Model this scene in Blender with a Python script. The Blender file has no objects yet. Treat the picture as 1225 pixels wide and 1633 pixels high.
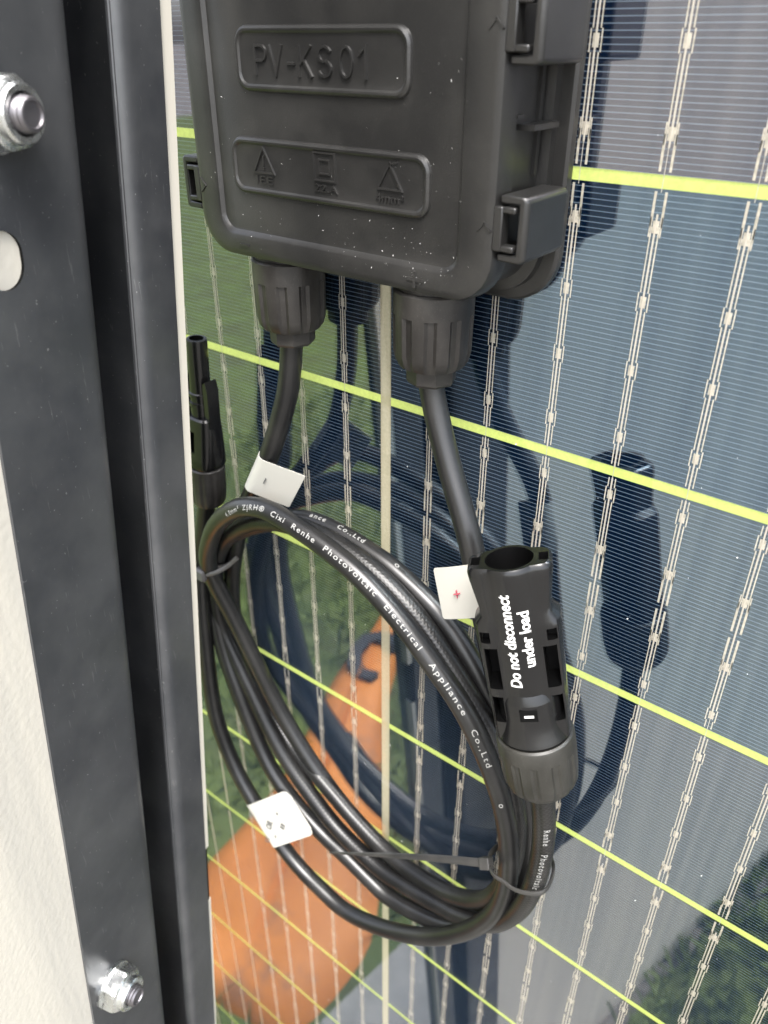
import bpy, bmesh, math, random
from mathutils import Vector, Matrix
random.seed(7)
SC = bpy.context.scene
COL = SC.collection
MM = 0.001
GROUND = 935.0          # mm from the origin of the panel plane down to the ground


def V(x, y, h):
    """panel millimetres (x right, y up, h out of the glass) -> world metres"""
    return Vector((x * MM, -h * MM, (y + GROUND) * MM))


# ------------------------------------------------------------------ camera
cam = bpy.data.cameras.new('camera')
cam_ob = bpy.data.objects.new('camera', cam)
COL.objects.link(cam_ob)
cam.sensor_fit = 'HORIZONTAL'
cam.sensor_width = 7.2
cam.lens = 7.404
cam.clip_start = 0.004
cam.clip_end = 400
cam.dof.use_dof = True
cam.dof.focus_distance = 0.186
cam.dof.aperture_fstop = 5.6
cx, cy, cz = (0.78649, -0.00060, -0.61760), (0.32085, -0.85406, 0.40942), (-0.52772, -0.52017, -0.67152)


def pdir(v):
    return Vector((v[0], -v[2], v[1])).normalized()


_r, _u, _b = pdir(cx), -pdir(cy), -pdir(cz)
M = Matrix((_r, _u, _b)).transposed().to_4x4()
M.translation = V(0, 0, 155)
cam_ob.matrix_world = M
SC.camera = cam_ob

# ------------------------------------------------------------------ light
SUN = Vector((0.29, -0.40, 0.87)).normalized()     # towards the veiled sun: high, to the right, behind the camera
world = bpy.data.worlds.new('World')
SC.world = world
world.use_nodes = True
wn = world.node_tree
bg = wn.nodes['Background']
sky = wn.nodes.new('ShaderNodeTexSky')
sky.sky_type = 'NISHITA'
sky.sun_disc = False
sky.sun_elevation = math.asin(SUN.z)
sky.sun_rotation = math.atan2(SUN.x, SUN.y)
sky.air_density = 1.0
sky.dust_density = 3.0
sky.ozone_density = 0.6
hs = wn.nodes.new('ShaderNodeHueSaturation')      # milky, thin overcast: little blue left in it
hs.inputs['Saturation'].default_value = 0.42
wn.links.new(sky.outputs[0], hs.inputs['Color'])
wn.links.new(hs.outputs[0], bg.inputs[0])
bg.inputs[1].default_value = 0.15
sun = bpy.data.lights.new('sun', 'SUN')
sun.energy = 1.5
sun.angle = math.radians(24)
sun.color = (1.0, 0.97, 0.93)
sun_ob = bpy.data.objects.new('sun', sun)
COL.objects.link(sun_ob)
sun_ob.rotation_euler = SUN.to_track_quat('Z', 'Y').to_euler()
sun_ob.location = (0, 0, 5)
SC.view_settings.view_transform = 'Standard'
SC.view_settings.look = 'None'
SC.view_settings.gamma = 1
SC.view_settings.exposure = 2.05
SC.cycles.max_bounces = 10
SC.cycles.transparent_max_bounces = 16
SC.cycles.sample_clamp_indirect = 6
SC.cycles.caustics_reflective = False
SC.cycles.caustics_refractive = False


# ------------------------------------------------------------------ materials
def mat(name, base, rough=0.5, metal=0.0, spec=0.5):
    m = bpy.data.materials.new(name)
    m.use_nodes = True
    nt = m.node_tree
    b = nt.nodes['Principled BSDF']
    b.inputs['Base Color'].default_value = (*base, 1)
    b.inputs['Roughness'].default_value = rough
    b.inputs['Metallic'].default_value = metal
    b.inputs['Specular IOR Level'].default_value = spec
    return m, nt, b


def node(nt, kind, **kw):
    n = nt.nodes.new(kind)
    for k, v in kw.items():
        if k in n.inputs:
            n.inputs[k].default_value = v
        else:
            setattr(n, k, v)
    return n


def coords(nt, scale=(1, 1, 1), kind='Object'):
    tc = nt.nodes.new('ShaderNodeTexCoord')
    mp = nt.nodes.new('ShaderNodeMapping')
    mp.inputs['Scale'].default_value = scale
    nt.links.new(tc.outputs[kind], mp.inputs[0])
    return mp.outputs[0]


def mixcol(nt, fac, a, b):
    mx = nt.nodes.new('ShaderNodeMix')
    mx.data_type = 'RGBA'
    for sock, v in ((mx.inputs[0], fac), (mx.inputs[6], a), (mx.inputs[7], b)):
        if isinstance(v, (tuple, list)):
            sock.default_value = (*v, 1)
        elif isinstance(v, (int, float)):
            sock.default_value = v
        else:
            nt.links.new(v, sock)
    return mx.outputs[2]


def ramp(nt, src, p0, p1, c0=(0, 0, 0), c1=(1, 1, 1)):
    r = nt.nodes.new('ShaderNodeValToRGB')
    r.color_ramp.elements[0].position = p0
    r.color_ramp.elements[1].position = p1
    r.color_ramp.elements[0].color = (*c0, 1)
    r.color_ramp.elements[1].color = (*c1, 1)
    nt.links.new(src, r.inputs[0])
    return r.outputs[0]


def noise(nt, vec, scale, detail=3, rough=0.5):
    n = node(nt, 'ShaderNodeTexNoise')
    n.inputs['Scale'].default_value = scale
    n.inputs['Detail'].default_value = detail
    n.inputs['Roughness'].default_value = rough
    nt.links.new(vec, n.inputs['Vector'])
    return n.outputs[0]


def bump(nt, b, src, strength=0.2, dist=0.0002):
    bp_ = nt.nodes.new('ShaderNodeBump')
    bp_.inputs['Strength'].default_value = strength
    bp_.inputs['Distance'].default_value = dist
    nt.links.new(src, bp_.inputs['Height'])
    nt.links.new(bp_.outputs[0], b.inputs['Normal'])


MT = {}


def grainy(key, base, rough, dust=(0.25, 0.24, 0.22), amount=0.25, gscale=3500, bstr=0.25, spec=0.5, metal=0.0):
    """plastic or coat with a fine moulded grain, dusty clouds and tiny pale specks of wear"""
    m, nt, b = mat(key, base, rough, metal, spec)
    v = coords(nt)
    cloud = ramp(nt, noise(nt, v, 55, 4, 0.62), 0.42, 0.75)
    fine = ramp(nt, noise(nt, v, 2600, 2), 0.60, 0.72)
    f1 = node(nt, 'ShaderNodeMath', operation='MULTIPLY')
    nt.links.new(cloud, f1.inputs[0])
    f1.inputs[1].default_value = amount
    c1 = mixcol(nt, f1.outputs[0], base, dust)
    f2 = node(nt, 'ShaderNodeMath', operation='MULTIPLY')
    nt.links.new(fine, f2.inputs[0])
    f2.inputs[1].default_value = amount * 0.55
    c2 = mixcol(nt, f2.outputs[0], c1, dust)
    nt.links.new(c2, b.inputs['Base Color'])
    bump(nt, b, noise(nt, v, gscale, 2), bstr, 0.00012)
    MT[key] = m
    return m, nt, b


grainy('box_plastic', (0.0135, 0.0132, 0.0128), 0.33, amount=0.055, spec=0.6)
grainy('gland_plastic', (0.0135, 0.012, 0.011), 0.40, amount=0.12)
grainy('plug_cap_plastic', (0.0135, 0.013, 0.0105), 0.40, amount=0.10)
grainy('plug_plastic', (0.0035, 0.0035, 0.0038), 0.22, amount=0.015, bstr=0.03, spec=0.55)
grainy('cable_rubber', (0.0075, 0.0075, 0.0078), 0.34, amount=0.05, gscale=1800, bstr=0.06, spec=0.6)
grainy('tie_nylon', (0.016, 0.016, 0.016), 0.36, amount=0.15)
grainy('grey_tie_nylon', (0.065, 0.062, 0.062), 0.45, amount=0.2)
# braided look of the second cable: crossed fine ribs across the sheath
m, nt, b = grainy('braid_rubber', (0.0052, 0.0052, 0.0055), 0.34, amount=0.06, bstr=0.06)
uv = coords(nt, (1, 1, 1), 'UV')
w1 = node(nt, 'ShaderNodeTexWave', wave_type='BANDS', bands_direction='DIAGONAL')
w1.inputs['Scale'].default_value = 0.42
w2 = node(nt, 'ShaderNodeTexWave', wave_type='BANDS', bands_direction='DIAGONAL')
w2.inputs['Scale'].default_value = 0.42
mp = nt.nodes.new('ShaderNodeMapping')
mp.inputs['Scale'].default_value = (-1, 1, 1)
nt.links.new(uv, w1.inputs[0]); nt.links.new(uv, mp.inputs[0]); nt.links.new(mp.outputs[0], w2.inputs[0])
mxm = node(nt, 'ShaderNodeMath', operation='MAXIMUM')
nt.links.new(w1.outputs[1], mxm.inputs[0]); nt.links.new(w2.outputs[1], mxm.inputs[1])
sv = nt.nodes.new('ShaderNodeSeparateXYZ'); nt.links.new(uv, sv.inputs[0])
gt = node(nt, 'ShaderNodeMath', operation='GREATER_THAN'); nt.links.new(sv.outputs[1], gt.inputs[0]); gt.inputs[1].default_value = 120
br = node(nt, 'ShaderNodeMath', operation='MULTIPLY'); nt.links.new(mxm.outputs[0], br.inputs[0]); nt.links.new(gt.outputs[0], br.inputs[1])
bump(nt, b, br.outputs[0], 0.28, 0.00015)

MT['print_white'] = mat('print_white', (0.62, 0.62, 0.60), 0.6)[0]
MT['cable_print'] = mat('cable_print', (0.29, 0.29, 0.28), 0.6)[0]
MT['print_dark'] = mat('print_dark', (0.05, 0.05, 0.055), 0.6)[0]
MT['print_grey'] = mat('print_grey', (0.08, 0.08, 0.08), 0.6)[0]
MT['print_red'] = mat('print_red', (0.42, 0.09, 0.12), 0.6)[0]
MT['dark_hole'] = mat('dark_hole', (0.0015, 0.0015, 0.0016), 0.5, 0.0, 0.15)[0]  # near-black; on cut faces it paints in the shade of the openings
m, nt, b = mat('label_paper', (0.46, 0.45, 0.41), 0.42)
v = coords(nt)
bump(nt, b, noise(nt, v, 400, 2), 0.1, 0.0003)
MT['label_paper'] = m
MT['dust'] = mat('dust', (0.72, 0.72, 0.69), 0.7)[0]
# zinc plated steel
m, nt, b = mat('zinc', (0.72, 0.74, 0.73), 0.26, 1.0)
v = coords(nt)
nt.links.new(ramp(nt, noise(nt, v, 500, 3), 0.3, 0.7, (0.17,) * 3, (0.38,) * 3), b.inputs['Roughness'])
bump(nt, b, noise(nt, v, 900, 2), 0.15, 0.0002)
MT['zinc'] = m
MT['bolt_steel'] = mat('bolt_steel', (0.20, 0.19, 0.20), 0.42, 0.9)[0]
# black coated rail with dust, hairline scratches and scuffs
m, nt, b = mat('rail_coat', (0.034, 0.036, 0.040), 0.30, 0.0, 0.65)
v = coords(nt)
cl = ramp(nt, noise(nt, v, 28, 5, 0.65), 0.40, 0.80)
sp = ramp(nt, noise(nt, v, 1100, 1), 0.755, 0.775)
v2 = coords(nt, (3, 9, 0.9))
sc_ = ramp(nt, noise(nt, v2, 120, 3, 0.7), 0.665, 0.685)
a1 = node(nt, 'ShaderNodeMath', operation='MULTIPLY'); nt.links.new(cl, a1.inputs[0]); a1.inputs[1].default_value = 0.09
a2 = node(nt, 'ShaderNodeMath', operation='MULTIPLY'); nt.links.new(sp, a2.inputs[0]); a2.inputs[1].default_value = 0.22
a3 = node(nt, 'ShaderNodeMath', operation='MULTIPLY'); nt.links.new(sc_, a3.inputs[0]); a3.inputs[1].default_value = 0.07
s1 = node(nt, 'ShaderNodeMath', operation='ADD'); nt.links.new(a1.outputs[0], s1.inputs[0]); nt.links.new(a2.outputs[0], s1.inputs[1])
s2 = node(nt, 'ShaderNodeMath', operation='ADD'); nt.links.new(s1.outputs[0], s2.inputs[0]); nt.links.new(a3.outputs[0], s2.inputs[1])
nt.links.new(mixcol(nt, s2.outputs[0], (0.034, 0.036, 0.040), (0.55, 0.55, 0.53)), b.inputs['Base Color'])
nt.links.new(ramp(nt, noise(nt, v, 60, 4), 0.3, 0.8, (0.28,) * 3, (0.44,) * 3), b.inputs['Roughness'])
bump(nt, b, noise(nt, v, 90, 3), 0.06, 0.0006)
MT['rail_coat'] = m
# cream textured coat of the sheet wall: orange peel plus long faint rain streaks
m, nt, b = mat('cream_coat', (0.74, 0.70, 0.60), 0.5)
v = coords(nt)
vs = coords(nt, (14, 14, 0.6))
st = ramp(nt, noise(nt, vs, 3.2, 5, 0.62), 0.42, 0.70)
a1 = node(nt, 'ShaderNodeMath', operation='MULTIPLY'); nt.links.new(st, a1.inputs[0]); a1.inputs[1].default_value = 0.50
nt.links.new(mixcol(nt, a1.outputs[0], (0.66, 0.625, 0.54), (0.34, 0.34, 0.33)), b.inputs['Base Color'])
bump(nt, b, noise(nt, v, 620, 2, 0.4), 0.18, 0.0005)
MT['cream_coat'] = m
m, nt, b = mat('cream_trim', (0.74, 0.70, 0.60), 0.42)
MT['cream_trim'] = m

# glass pane: thin sheet, clear with a mirror reflection
m = bpy.data.materials.new('glass')
m.use_nodes = True
nt = m.node_tree
nt.nodes.clear()
out = nt.nodes.new('ShaderNodeOutputMaterial')
tr = nt.nodes.new('ShaderNodeBsdfTransparent')
gl = nt.nodes.new('ShaderNodeBsdfGlossy')
gl.inputs['Roughness'].default_value = 0.012
gl.inputs['Color'].default_value = (0.95, 0.98, 1.0, 1)
fr = nt.nodes.new('ShaderNodeFresnel')
ge = nt.nodes.new('ShaderNodeNewGeometry')          # the same mirror from both faces of the thin sheet
mr = nt.nodes.new('ShaderNodeMapRange')
mr.inputs['To Min'].default_value = 1.6
mr.inputs['To Max'].default_value = 1 / 1.6
nt.links.new(ge.outputs['Backfacing'], mr.inputs['Value'])
nt.links.new(mr.outputs[0], fr.inputs['IOR'])
mx = nt.nodes.new('ShaderNodeMixShader')
nt.links.new(fr.outputs[0], mx.inputs[0]); nt.links.new(tr.outputs[0], mx.inputs[1]); nt.links.new(gl.outputs[0], mx.inputs[2])
nt.links.new(mx.outputs[0], out.inputs[0])
MT['glass'] = m

# silicon cell: dark blue wafer with fine printed contact fingers every 1.09 mm
FINGER = 1.09
m, nt, b = mat('silicon', (0.004, 0.010, 0.026), 0.02, 0.0, 0.5)
b.inputs['IOR'].default_value = 2.85
oi = nt.nodes.new('ShaderNodeObjectInfo')           # each cell has its own film tint
nt.links.new(oi.outputs['Color'], b.inputs['Specular Tint'])
tc = nt.nodes.new('ShaderNodeTexCoord')
sx = nt.nodes.new('ShaderNodeSeparateXYZ')
nt.links.new(tc.outputs['Object'], sx.inputs[0])
md = node(nt, 'ShaderNodeMath', operation='MULTIPLY'); nt.links.new(sx.outputs[2], md.inputs[0]); md.inputs[1].default_value = 1000 / FINGER
fr_ = node(nt, 'ShaderNodeMath', operation='FRACT'); nt.links.new(md.outputs[0], fr_.inputs[0])
lt = node(nt, 'ShaderNodeMath', operation='LESS_THAN'); nt.links.new(fr_.outputs[0], lt.inputs[0]); lt.inputs[1].default_value = 0.16
v = coords(nt)
cell_tone = mixcol(nt, ramp(nt, noise(nt, v, 25, 3), 0.3, 0.7), (0.0014, 0.0058, 0.0165), (0.0020, 0.0076, 0.0215))
nt.links.new(mixcol(nt, lt.outputs[0], cell_tone, (0.10, 0.135, 0.17)), b.inputs['Base Color'])
MT['silicon'] = m
m, nt, b = mat('silver_paste', (0.52, 0.49, 0.43), 0.42, 0.25)
v = coords(nt)
nt.links.new(mixcol(nt, ramp(nt, noise(nt, v, 900, 3), 0.35, 0.65), (0.36, 0.335, 0.275), (0.54, 0.495, 0.41)), b.inputs['Base Color'])
MT['silver_paste'] = m
m, nt, b = mat('ribbon_wire', (0.52, 0.48, 0.41), 0.36, 0.3)
MT['ribbon_wire'] = m

# gap films between the cells: they pass the daylight of the front side
def film(key, dif, trans, fac):
    m = bpy.data.materials.new(key)
    m.use_nodes = True
    nt = m.node_tree
    nt.nodes.clear()
    out = nt.nodes.new('ShaderNodeOutputMaterial')
    d = nt.nodes.new('ShaderNodeBsdfDiffuse')
    t = nt.nodes.new('ShaderNodeBsdfTranslucent')
    mx = nt.nodes.new('ShaderNodeMixShader')
    v = coords(nt)
    g = ramp(nt, noise(nt, v, 1100, 3, 0.7), 0.35, 0.7)
    nt.links.new(mixcol(nt, g, tuple(c * 0.82 for c in dif), dif), d.inputs[0])
    nt.links.new(mixcol(nt, g, tuple(c * 0.86 for c in trans), trans), t.inputs[0])
    mx.inputs[0].default_value = fac
    nt.links.new(d.outputs[0], mx.inputs[1]); nt.links.new(t.outputs[0], mx.inputs[2])
    nt.links.new(mx.outputs[0], out.inputs[0])
    MT[key] = m


film('lime_film', (0.58, 0.66, 0.17), (0.78, 0.88, 0.24), 0.5)
film('beige_film', (0.52, 0.47, 0.33), (0.50, 0.45, 0.31), 0.30)

# ground
m, nt, b = mat('turf', (0.05, 0.08, 0.02), 0.9, 0, 0.2)
v = coords(nt)
nt.links.new(mixcol(nt, ramp(nt, noise(nt, v, 9, 5, 0.6), 0.35, 0.68), (0.085, 0.100, 0.040), (0.11, 0.155, 0.042)), b.inputs['Base Color'])
MT['turf'] = m
m, nt, b = mat('paving', (0.16, 0.15, 0.135), 0.9, 0, 0.2)
v = coords(nt)
nt.links.new(mixcol(nt, ramp(nt, noise(nt, v, 6, 6, 0.65), 0.3, 0.7), (0.13, 0.122, 0.11), (0.21, 0.20, 0.18)), b.inputs['Base Color'])
MT['paving'] = m
m, nt, b = mat('grass_blade', (0.08, 0.13, 0.03), 0.6, 0, 0.3)
v = coords(nt)
nt.links.new(mixcol(nt, ramp(nt, noise(nt, v, 14, 3), 0.35, 0.65), (0.095, 0.135, 0.034), (0.16, 0.205, 0.065)), b.inputs['Base Color'])
MT['grass_blade'] = m
m, nt, b = mat('concrete', (0.30, 0.29, 0.27), 0.85)
v = coords(nt)
nt.links.new(mixcol(nt, ramp(nt, noise(nt, v, 30, 5), 0.3, 0.7), (0.24, 0.235, 0.22), (0.34, 0.33, 0.31)), b.inputs['Base Color'])
MT['concrete'] = m
m, nt, b = mat('orange_weave', (0.62, 0.20, 0.025), 0.6)
v = coords(nt)
oc = mixcol(nt, ramp(nt, noise(nt, v, 7, 4), 0.40, 0.72), (0.56, 0.195, 0.032), (0.40, 0.13, 0.022))
nt.links.new(mixcol(nt, ramp(nt, noise(nt, v, 11, 5, 0.65), 0.57, 0.72), oc, (0.17, 0.09, 0.05)), b.inputs['Base Color'])
MT['orange_weave'] = m
MT['sack_print'] = mat('sack_print', (0.03, 0.03, 0.035), 0.6)[0]
MT['sack_brown'] = mat('sack_brown', (0.10, 0.06, 0.045), 0.7)[0]


# ------------------------------------------------------------------ mesh helpers (input in panel mm)
class MB:
    """collects polygons; build() links them as ONE mesh object"""

    def __init__(self):
        self.v, self.f, self.uv = [], [], {}

    def add(self, verts, faces):
        o = len(self.v)
        self.v += [tuple(p) for p in verts]
        self.f += [tuple(i + o for i in f) for f in faces]
        return o

    def box(self, x0, x1, y0, y1, h0, h1):
        c = [(x, y, h) for h in (h0, h1) for y in (y0, y1) for x in (x0, x1)]
        self.add(c, [(0, 2, 3, 1), (4, 5, 7, 6), (0, 1, 5, 4), (2, 6, 7, 3), (0, 4, 6, 2), (1, 3, 7, 5)])

    def fbox(self, o, ax, ay, az, r):
        """box in a frame: origin o, axes ax ay az, ranges r = (x0,x1,y0,y1,z0,z1)"""
        c = [Vector(o) + Vector(ax) * x + Vector(ay) * y + Vector(az) * z for z in r[4:6] for y in r[2:4] for x in r[0:2]]
        self.add(c, [(0, 2, 3, 1), (4, 5, 7, 6), (0, 1, 5, 4), (2, 6, 7, 3), (0, 4, 6, 2), (1, 3, 7, 5)])

    def loft(self, rings, cap0=True, cap1=True):
        n = len(rings[0])
        o = self.add([p for r in rings for p in r], [])
        for k in range(len(rings) - 1):
            for i in range(n):
                a, b_ = o + k * n + i, o + k * n + (i + 1) % n
                self.f.append((a, b_, b_ + n, a + n))
        if cap0:
            self.f.append(tuple(o + i for i in reversed(range(n))))
        if cap1:
            self.f.append(tuple(o + (len(rings) - 1) * n + i for i in range(n)))

    def stroke(self, pts, wd, h0, h1, closed=False):
        pts = [Vector(p) for p in pts]
        prs = list(zip(pts, pts[1:] + pts[:1])) if closed else list(zip(pts, pts[1:]))
        for a, b_ in prs:
            t = (b_ - a).normalized()
            a2, b2 = a - t * wd * 0.45, b_ + t * wd * 0.45
            n = Vector((-t.y, t.x)) * wd / 2
            q = [a2 - n, b2 - n, b2 + n, a2 + n]
            self.loft([[(p.x, p.y, h0) for p in q], [(p.x * 0.92 + (a.x + b_.x) * 0.04, p.y * 0.92 + (a.y + b_.y) * 0.04, h1) for p in q]])

    def ribbon(self, pts, wd, h0, h1, closed=False):
        """one raised stroke of even width with mitred corners"""
        pts = [Vector(q) for q in pts]
        pts = [q for i, q in enumerate(pts) if i == 0 or (q - pts[i - 1]).length > 0.02]
        n = len(pts)
        rings = []
        for i, q in enumerate(pts):
            a = pts[i - 1] if (i or closed) else None
            b_ = pts[(i + 1) % n] if (i < n - 1 or closed) else None
            d0 = (q - a).normalized() if a is not None else None
            d1 = (b_ - q).normalized() if b_ is not None else None
            d0, d1 = d0 or d1, d1 or d0
            m_ = Vector((-d0.y - d1.y, d0.x + d1.x))
            m_ = m_.normalized() / max(0.45, m_.normalized().dot(Vector((-d1.y, d1.x))))
            e = q - d1 * wd * 0.4 if a is None else (q + d0 * wd * 0.4 if b_ is None else q)
            rings.append([(e.x + m_.x * wd * k, e.y + m_.y * wd * k, h) for k, h in ((-0.5, h0), (-0.34, h1), (0.34, h1), (0.5, h0))])
        if closed:
            rings.append(rings[0])
        self.loft(rings, not closed, not closed)

    def build(self, name, m, parent=None, smooth=30, kind=None, uvs=None, raw=False):
        me = bpy.data.meshes.new(name)
        me.from_pydata([p if raw else V(*p) for p in self.v], [], self.f)
        me.update()
        bm = bmesh.new()
        bm.from_mesh(me)
        bmesh.ops.recalc_face_normals(bm, faces=bm.faces)
        bm.to_mesh(me)
        bm.free()
        if smooth:
            me.polygons.foreach_set('use_smooth', [True] * len(me.polygons))
            me.set_sharp_from_angle(angle=math.radians(smooth))
        me.materials.append(MT[m] if isinstance(m, str) else m)
        o = bpy.data.objects.new(name, me)
        COL.objects.link(o)
        if parent is not None:
            par(o, parent)
        if kind:
            o['kind'] = kind
        return o


def wloc(o):
    l = Vector((0, 0, 0))
    while o is not None:
        l = l + o.location
        o = o.parent
    return l


def par(o, p):
    """parent keeping the world place (no thing here is rotated): the offset goes to the mesh"""
    off = wloc(p)
    o.parent = p
    if o.type == 'MESH':
        o.data.transform(Matrix.Translation(-off))


def thing(name, label, cat, at, group=None):
    o = bpy.data.objects.new(name, None)
    o.empty_display_size = 0.01
    COL.objects.link(o)
    o.location = V(*at)
    tag(o, label, cat, group)
    return o


def tag(o, label, cat, group=None):
    o['label'] = label
    o['category'] = cat
    if group:
        o['group'] = group
    return o


def struct(o):
    o['kind'] = 'structure'
    return o


def carve(o, cutters):
    """cut the given solids out of o (exact boolean, applied)"""
    for c in cutters:
        md = o.modifiers.new('cut', 'BOOLEAN')
        md.operation = 'DIFFERENCE'
        md.solver = 'EXACT'
        md.object = c
        md.material_mode = 'TRANSFER'  # cut faces keep the cutter's near-black, shade put into the colour
    bpy.context.view_layer.update()
    dg = bpy.context.evaluated_depsgraph_get()
    me = bpy.data.meshes.new_from_object(o.evaluated_get(dg))
    o.modifiers.clear()
    old = o.data
    o.data = me
    me.polygons.foreach_set('use_smooth', [True] * len(me.polygons))
    me.set_sharp_from_angle(angle=math.radians(28))
    for c in cutters:
        bpy.data.objects.remove(c)
    bpy.data.meshes.remove(old)
    return o


def rr(x0, x1, y0, y1, r, h, n=7):
    """rounded rectangle ring at height h"""
    out = []
    for cx_, cy_, a0 in ((x1 - r, y1 - r, 0), (x0 + r, y1 - r, 90), (x0 + r, y0 + r, 180), (x1 - r, y0 + r, 270)):
        for k in range(n + 1):
            a = math.radians(a0 + 90 * k / n)
            out.append((cx_ + r * math.cos(a), cy_ + r * math.sin(a), h))
    return out


def frame_of(t):
    t = Vector(t).normalized()
    a = Vector((0, 0, 1)) if abs(t.z) < 0.9 else Vector((1, 0, 0))
    e1 = (a - t * a.dot(t)).normalized()
    return t, e1, t.cross(e1)


def lathe(mb, o, axis, prof, seg=40, rmod=None, cap0=True, cap1=True):
    """prof: (distance along axis, radius)"""
    t, e1, e2 = frame_of(axis)
    o = Vector(o)
    rings = []
    for d, r in prof:
        ring = []
        for k in range(seg):
            a = 2 * math.pi * k / seg
            q = r * (rmod(a, d) if rmod else 1)
            ring.append(o + t * d + e1 * q * math.cos(a) + e2 * q * math.sin(a))
        rings.append(ring)
    mb.loft(rings, cap0, cap1)


def catmull(pts, k=8, it=3):
    pts = [Vector(p) for p in pts]
    out = []
    for i in range(len(pts) - 1):
        p = [pts[max(i - 1, 0)], pts[i], pts[i + 1], pts[min(i + 2, len(pts) - 1)]]
        for j in range(k):
            t = j / k
            out.append(0.5 * ((2 * p[1]) + (-p[0] + p[2]) * t + (2 * p[0] - 5 * p[1] + 4 * p[2] - p[3]) * t * t
                              + (-p[0] + 3 * p[1] - 3 * p[2] + p[3]) * t ** 3))
    out.append(pts[-1])
    for _ in range(it):
        out = [out[0]] + [0.25 * a + 0.5 * b + 0.25 * c for a, b, c in zip(out, out[1:], out[2:])] + [out[-1]]
    return out


class Path:
    def __init__(self, pts, k=8, it=3):
        self.c = catmull(pts, k, it)
        self.s = [0]
        for a, b in zip(self.c, self.c[1:]):
            self.s.append(self.s[-1] + (b - a).length)
        self.L = self.s[-1]

    def at(self, s):
        s = min(max(s, 0), self.L)
        lo, hi = 0, len(self.s) - 1
        while hi - lo > 1:
            md = (lo + hi) // 2
            if self.s[md] <= s:
                lo = md
            else:
                hi = md
        f = (s - self.s[lo]) / max(self.s[hi] - self.s[lo], 1e-9)
        p = self.c[lo].lerp(self.c[hi], f)
        return p

    def tan(self, s):
        return (self.at(s + 0.8) - self.at(s - 0.8)).normalized()


def tube(mb, pts, rad, seg=16, flat=None, cap=True):
    """sweep with parallel transport; rad a number or list; flat=(ratio, up) squashes the section"""
    pts = [Vector(p) for p in pts]
    n = len(pts)
    rings = []
    e1 = None
    for i, p in enumerate(pts):
        t = (pts[min(i + 1, n - 1)] - pts[max(i - 1, 0)]).normalized()
        if e1 is None:
            e1 = frame_of(t)[1] if flat is None else (Vector(flat[1]) - t * t.dot(Vector(flat[1]))).normalized()
        e1 = (e1 - t * e1.dot(t)).normalized()
        e2 = t.cross(e1)
        r = rad[i] if isinstance(rad, (list, tuple)) else rad
        q = flat[0] if flat else 1
        rings.append([p + e1 * r * q * math.cos(2 * math.pi * k / seg) + e2 * r * math.sin(2 * math.pi * k / seg) for k in range(seg)])
    mb.loft(rings, cap, cap)


def tube_uv(o, n, seg, seglen):
    """uv: u in millimetres round the cable, v in millimetres along it"""
    me = o.data
    uv = me.uv_layers.new(name='UVMap')
    for p in me.polygons:
        ks = [me.loops[l].vertex_index for l in p.loop_indices]
        if len(ks) != 4:
            continue
        us = [k % seg for k in ks]
        wrap = max(us) - min(us) > seg / 2
        for l, k in zip(p.loop_indices, ks):
            u = k % seg
            if wrap and u < seg / 2:
                u += seg
            uv.data[l].uv = (u * 19.2 / seg, seglen[k // seg])


_txt = {}


def glyphs(s, bold=0.0, extrude=0.0, space=1.0, fine=0.0):
    """text as flat or extruded polygons, baseline at y=0, cap height 1, starting at x=0"""
    key = (s, bold, extrude, space, fine)
    if key not in _txt:
        cu = bpy.data.curves.new('text', 'FONT')
        cu.body = s
        cu.size = 1
        cu.offset = bold
        cu.extrude = extrude
        cu.space_character = space
        cu.resolution_u = 3
        ob = bpy.data.objects.new('text', cu)
        COL.objects.link(ob)
        bpy.context.view_layer.update()
        me = ob.evaluated_get(bpy.context.evaluated_depsgraph_get()).to_mesh()
        bm = bmesh.new()
        bm.from_mesh(me)
        if fine:                                     # short edges, so that the letters can follow a curved surface
            bmesh.ops.triangulate(bm, faces=bm.faces)
            for _ in range(3):
                ee = [e for e in bm.edges if e.calc_length() > fine]
                if ee:
                    bmesh.ops.subdivide_edges(bm, edges=ee, cuts=1)
                    bmesh.ops.triangulate(bm, faces=bm.faces)
        bm.verts.index_update()
        vs = [v.co.copy() for v in bm.verts]
        fs = [tuple(v.index for v in f.verts) for f in bm.faces]
        bm.free()
        bpy.data.objects.remove(ob)
        bpy.data.curves.remove(cu)
        x0 = min(v.x for v in vs)
        x1 = max(v.x for v in vs)
        _txt[key] = ([Vector((v.x - x0, v.y / 0.70, v.z)) for v in vs], fs, x1 - x0)
    return _txt[key]


def text_on(mb, s, origin, right, up, normal, width, height, bold=0.0, ex=0.0, space=1.0):
    """text laid on a plane; width and height in mm"""
    vs, fs, w = glyphs(s, bold, 0.5 if ex else 0.0, space)
    o, r, u, n = (Vector(q) for q in (origin, right, up, normal))
    mb.add([o + r * (v.x * width / w) + u * (v.y * height) + n * ((v.z + 0.5) * ex) for v in vs], fs)


CAMP = Vector((0, 0, 155))


def text_on_cable(mb, s, path, s0, s1, height, phi=0.0, rad=3.1, bold=0.01):
    """text wrapped on the sheath from arc length s0 to s1 (may run backwards)"""
    vs, fs, w = glyphs(s, bold, 0.0, 1.3, 0.25)
    sg = 1 if s1 > s0 else -1
    out = []
    for v in vs:
        ss = s0 + (s1 - s0) * v.x / w
        c = path.at(ss)
        t = path.tan(ss) * sg
        e1 = CAMP - c
        e1 = (e1 - t * e1.dot(t)).normalized()
        e2 = e1.cross(t)
        a = phi + (v.y - 0.5) * height / rad
        out.append(c + (e1 * math.cos(a) + e2 * math.sin(a)) * (rad + 0.05))
    mb.add(out, fs)


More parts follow.
